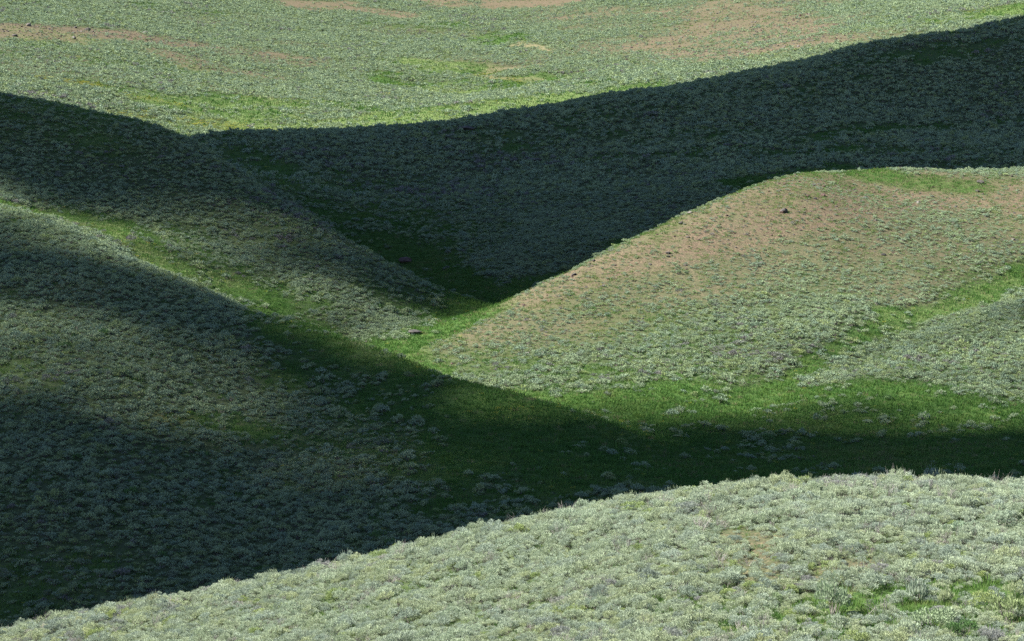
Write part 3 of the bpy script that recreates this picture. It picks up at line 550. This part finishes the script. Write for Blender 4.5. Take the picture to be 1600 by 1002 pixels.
v = flower_mesh(9, .25, .42, .07); kind(fk, 'bloom', v[0], v[1], [PETAL, GRASSM], v[2]); v = flower_mesh(10, .6, .45, .16); kind(fk, 'bloom', v[0], v[1], [PETAL, GRASSM], v[2])
x1, y1_ = frustum_points(176, 1000, 1.3, 1.03, 0); g, r, ye, sw, lm = cover(x1, y1_); k = rng.uniform(0, 1, len(x1)) < ye*.9 + .02*g*(y1_ < 420)+.012*g; x1, y1_ = x1[k], y1_[k]; n_ = len(x1)
sc = rng.uniform(.7, 1.3, (n_, 1))*np.ones((1, 3)); tag(scatter('yellow_wildflowers', fk, x1, y1_, height(x1, y1_), sc, turns(n_, .05), (y1_ > 430).astype(int)), 'yellow wildflowers in drifts on the far meadow and scattered in the valley grass', kind='stuff')
# ---------------------------------------------------------------- stones
def rock_mesh(name, mat, seed, sub=3, rough=.28, squash=.6):
    V, F_ = ico(sub); r = np.random.default_rng(seed); V = V.copy()
    for q in range(9):
        nrm = r.normal(size=3); nrm /= np.linalg.norm(nrm); dd = V @ nrm; lim = r.uniform(.55, .85); V -= np.clip(dd-lim, 0, None)[:, None]*nrm
    V *= (1 + rough*.35*fbm(V[:, 0]*2.5+seed, V[:, 1]*2.5+V[:, 2]*1.7, seed, 3))[:, None]; V[:, 2] *= squash; return mesh_np(name, V*.5, F_, [mat], smooth=False)
sk = bpy.data.collections.new('stone_kinds')
for q, mt in enumerate((ROCK_RED, ROCK_GREY, ROCK_DARK)): sk.objects.link(bpy.data.objects.new('stone_%d' % q, rock_mesh('stone', mt, 40+q, 2)))
x, y = frustum_points(176, 900, 1.1, 1.03, 0); g, r, ye, sw, lm = cover(x, y); k = rng.uniform(0, 1, len(x)) < .5*np.clip(r-.25, 0, 1)*(1-g); x, y = x[k], y[k]; n_ = len(x); s = np.clip(rng.lognormal(-1.35, .5, n_), .1, .8)*np.where(y > 430, 1.4, 1)
tag(scatter('stones', sk, x, y, height(x, y)+s*.12, np.stack([s, s*rng.uniform(.7, 1.2, n_), s*.8], 1), turns(n_, .2), rng.choice(3, n_, p=[.45, .2, .35])), 'loose stones strewn on the bare red soil', kind='stuff')
ROCKS = [ # u, v of foot, width px, aspect, material, label
 (634,410,20,.62,ROCK_RED,'dark red boulder at the head of the shaded gully'), (650,521,26,.32,ROCK_DARK,'low dark rock ledge at the edge of the bright green draw'), (728,203,26,.3,ROCK_DARK,'long dark flat boulder near the crest of the shaded rear hill'),
 (1225,331,13,.55,ROCK_DARK,'dark boulder below the grassy left shoulder of the right hill'), (1532,286,12,.55,ROCK_DARK,'dark boulder close under the crest of the right hill'), (1528,300,8,.6,ROCK_DARK,'small dark rock just under the boulder near the right hill crest'),
 (1353,310,10,.5,ROCK_DARK,'dark rock in the middle of the stony top of the right hill'), (1078,334,9,.6,ROCK_GREY,'pale rock on the left skyline of the right hill'), (1064,350,9,.55,ROCK_DARK,'dark rock just inside the left skyline of the right hill'),
 (1286,306,9,.5,ROCK_RED,'reddish rock on the stony top of the right hill'), (1262,308,8,.6,ROCK_RED,'reddish rock beside the grassy left shoulder of the right hill'), (1435,318,8,.6,ROCK_GREY,'pale stone on the stony upper face of the right hill'),
 (1190,412,8,.55,ROCK_DARK,'dark rock halfway down the left half of the right hill'),
 (45,41,9,.75,ROCK_GREY,'grey boulder standing on the upper edge of the far red soil patch'), (116,61,8,.7,ROCK_GREY,'pale boulder in the middle of the far red soil patch'), (138,48,9,.65,ROCK_DARK,'dark boulder on the upper right of the far red soil patch'),
 (227,53,10,.6,ROCK_GREY,'grey boulder at the right end of the far red soil patch'), (23,57,9,.5,ROCK_DARK,'dark rock near the left end of the far red soil patch'), (118,44,6,.7,ROCK_DARK,'small dark rock at the top edge of the far red soil patch'), (7,65,7,.5,ROCK_DARK,'dark rock below the left end of the far red soil patch'),
 (182,240,0,0,ROCK_DARK,''),
]
ROCKS = [r for r in ROCKS if r[2] > 0]; rp, rd = cast([r[0] for r in ROCKS], [r[1] for r in ROCKS])
for q, ((px, py, pz), d, (u, v, wpx, asp, mt, lab)) in enumerate(zip(rp, rd, ROCKS)):
    w_ = max(.7, wpx*d/FPX*1.15); o = link(bpy.data.objects.new('boulder', rock_mesh('boulder', mt, 200+q, 3, squash=1.0))); o.location = (px, py, pz+w_*asp*.22); o.scale = (w_, w_*.8, w_*asp); o.rotation_euler = (.1, .05, q*1.3); tag(o, lab, 'rock', 'boulders on the hills')
# ---------------------------------------------------------------- white flowers and a bleached branch at the bottom of the near hill
def curved_branch(name, px, lab, thick=.03):
    p, d = cast([a for a, b in px], [b for a, b in px]); pts = [np.array([q[0], q[1], q[2]+.12+.12*i]) for i, q in enumerate(p)]; o0 = pts[0].copy(); Vs, Fs = [], []
    for i, q in enumerate(pts):
        r = thick*(1-.6*i/(len(pts)-1))
        for k_ in range(6): Vs.append(q-o0+np.array([math.cos(k_*1.047)*r, 0, math.sin(k_*1.047)*r]))
    for i in range(len(pts)-1):
        for k_ in range(6): a = i*6+k_; b = i*6+(k_+1) % 6; Fs.append([a, b, b+6, a+6])
    m = NT('bleached_wood'); b = m.n('ShaderNodeBsdfPrincipled'); m.l(m.ramp(m.noise(12), [(.3, c4(.45,.40,.33)), (.7, c4(.62,.57,.48))]), b.inputs['Base Color']); b.inputs['Roughness'].default_value = .85; m.surf(b.outputs[0])
    o = link(bpy.data.objects.new(name, mesh_np(name, Vs, Fs, [m.m]))); o.location = o0; return tag(o, lab, 'branch')
curved_branch('dead_branch', [(1328,998),(1340,984),(1352,978),(1370,966)], 'bleached dead branch lying in the green grass near the bottom edge', .017)
v = flower_mesh(26, .26, .34, .045); wp, _ = cast([1434, 1391], [984, 996])
for (px, py, pz), s, lab in zip(wp, (1.0, .6), ('cluster of white wildflowers in front of the wide dark sagebrush clump', 'small sprig of white wildflowers at the bottom edge, left of the larger cluster')):
    o = link(bpy.data.objects.new('white_wildflower', mesh_np('white_wildflower', v[0], v[1], [WHITEP, GRASSM], v[2]))); o.location = (px, py, pz); o.scale = (s, s, 1); tag(o, lab, 'flower')
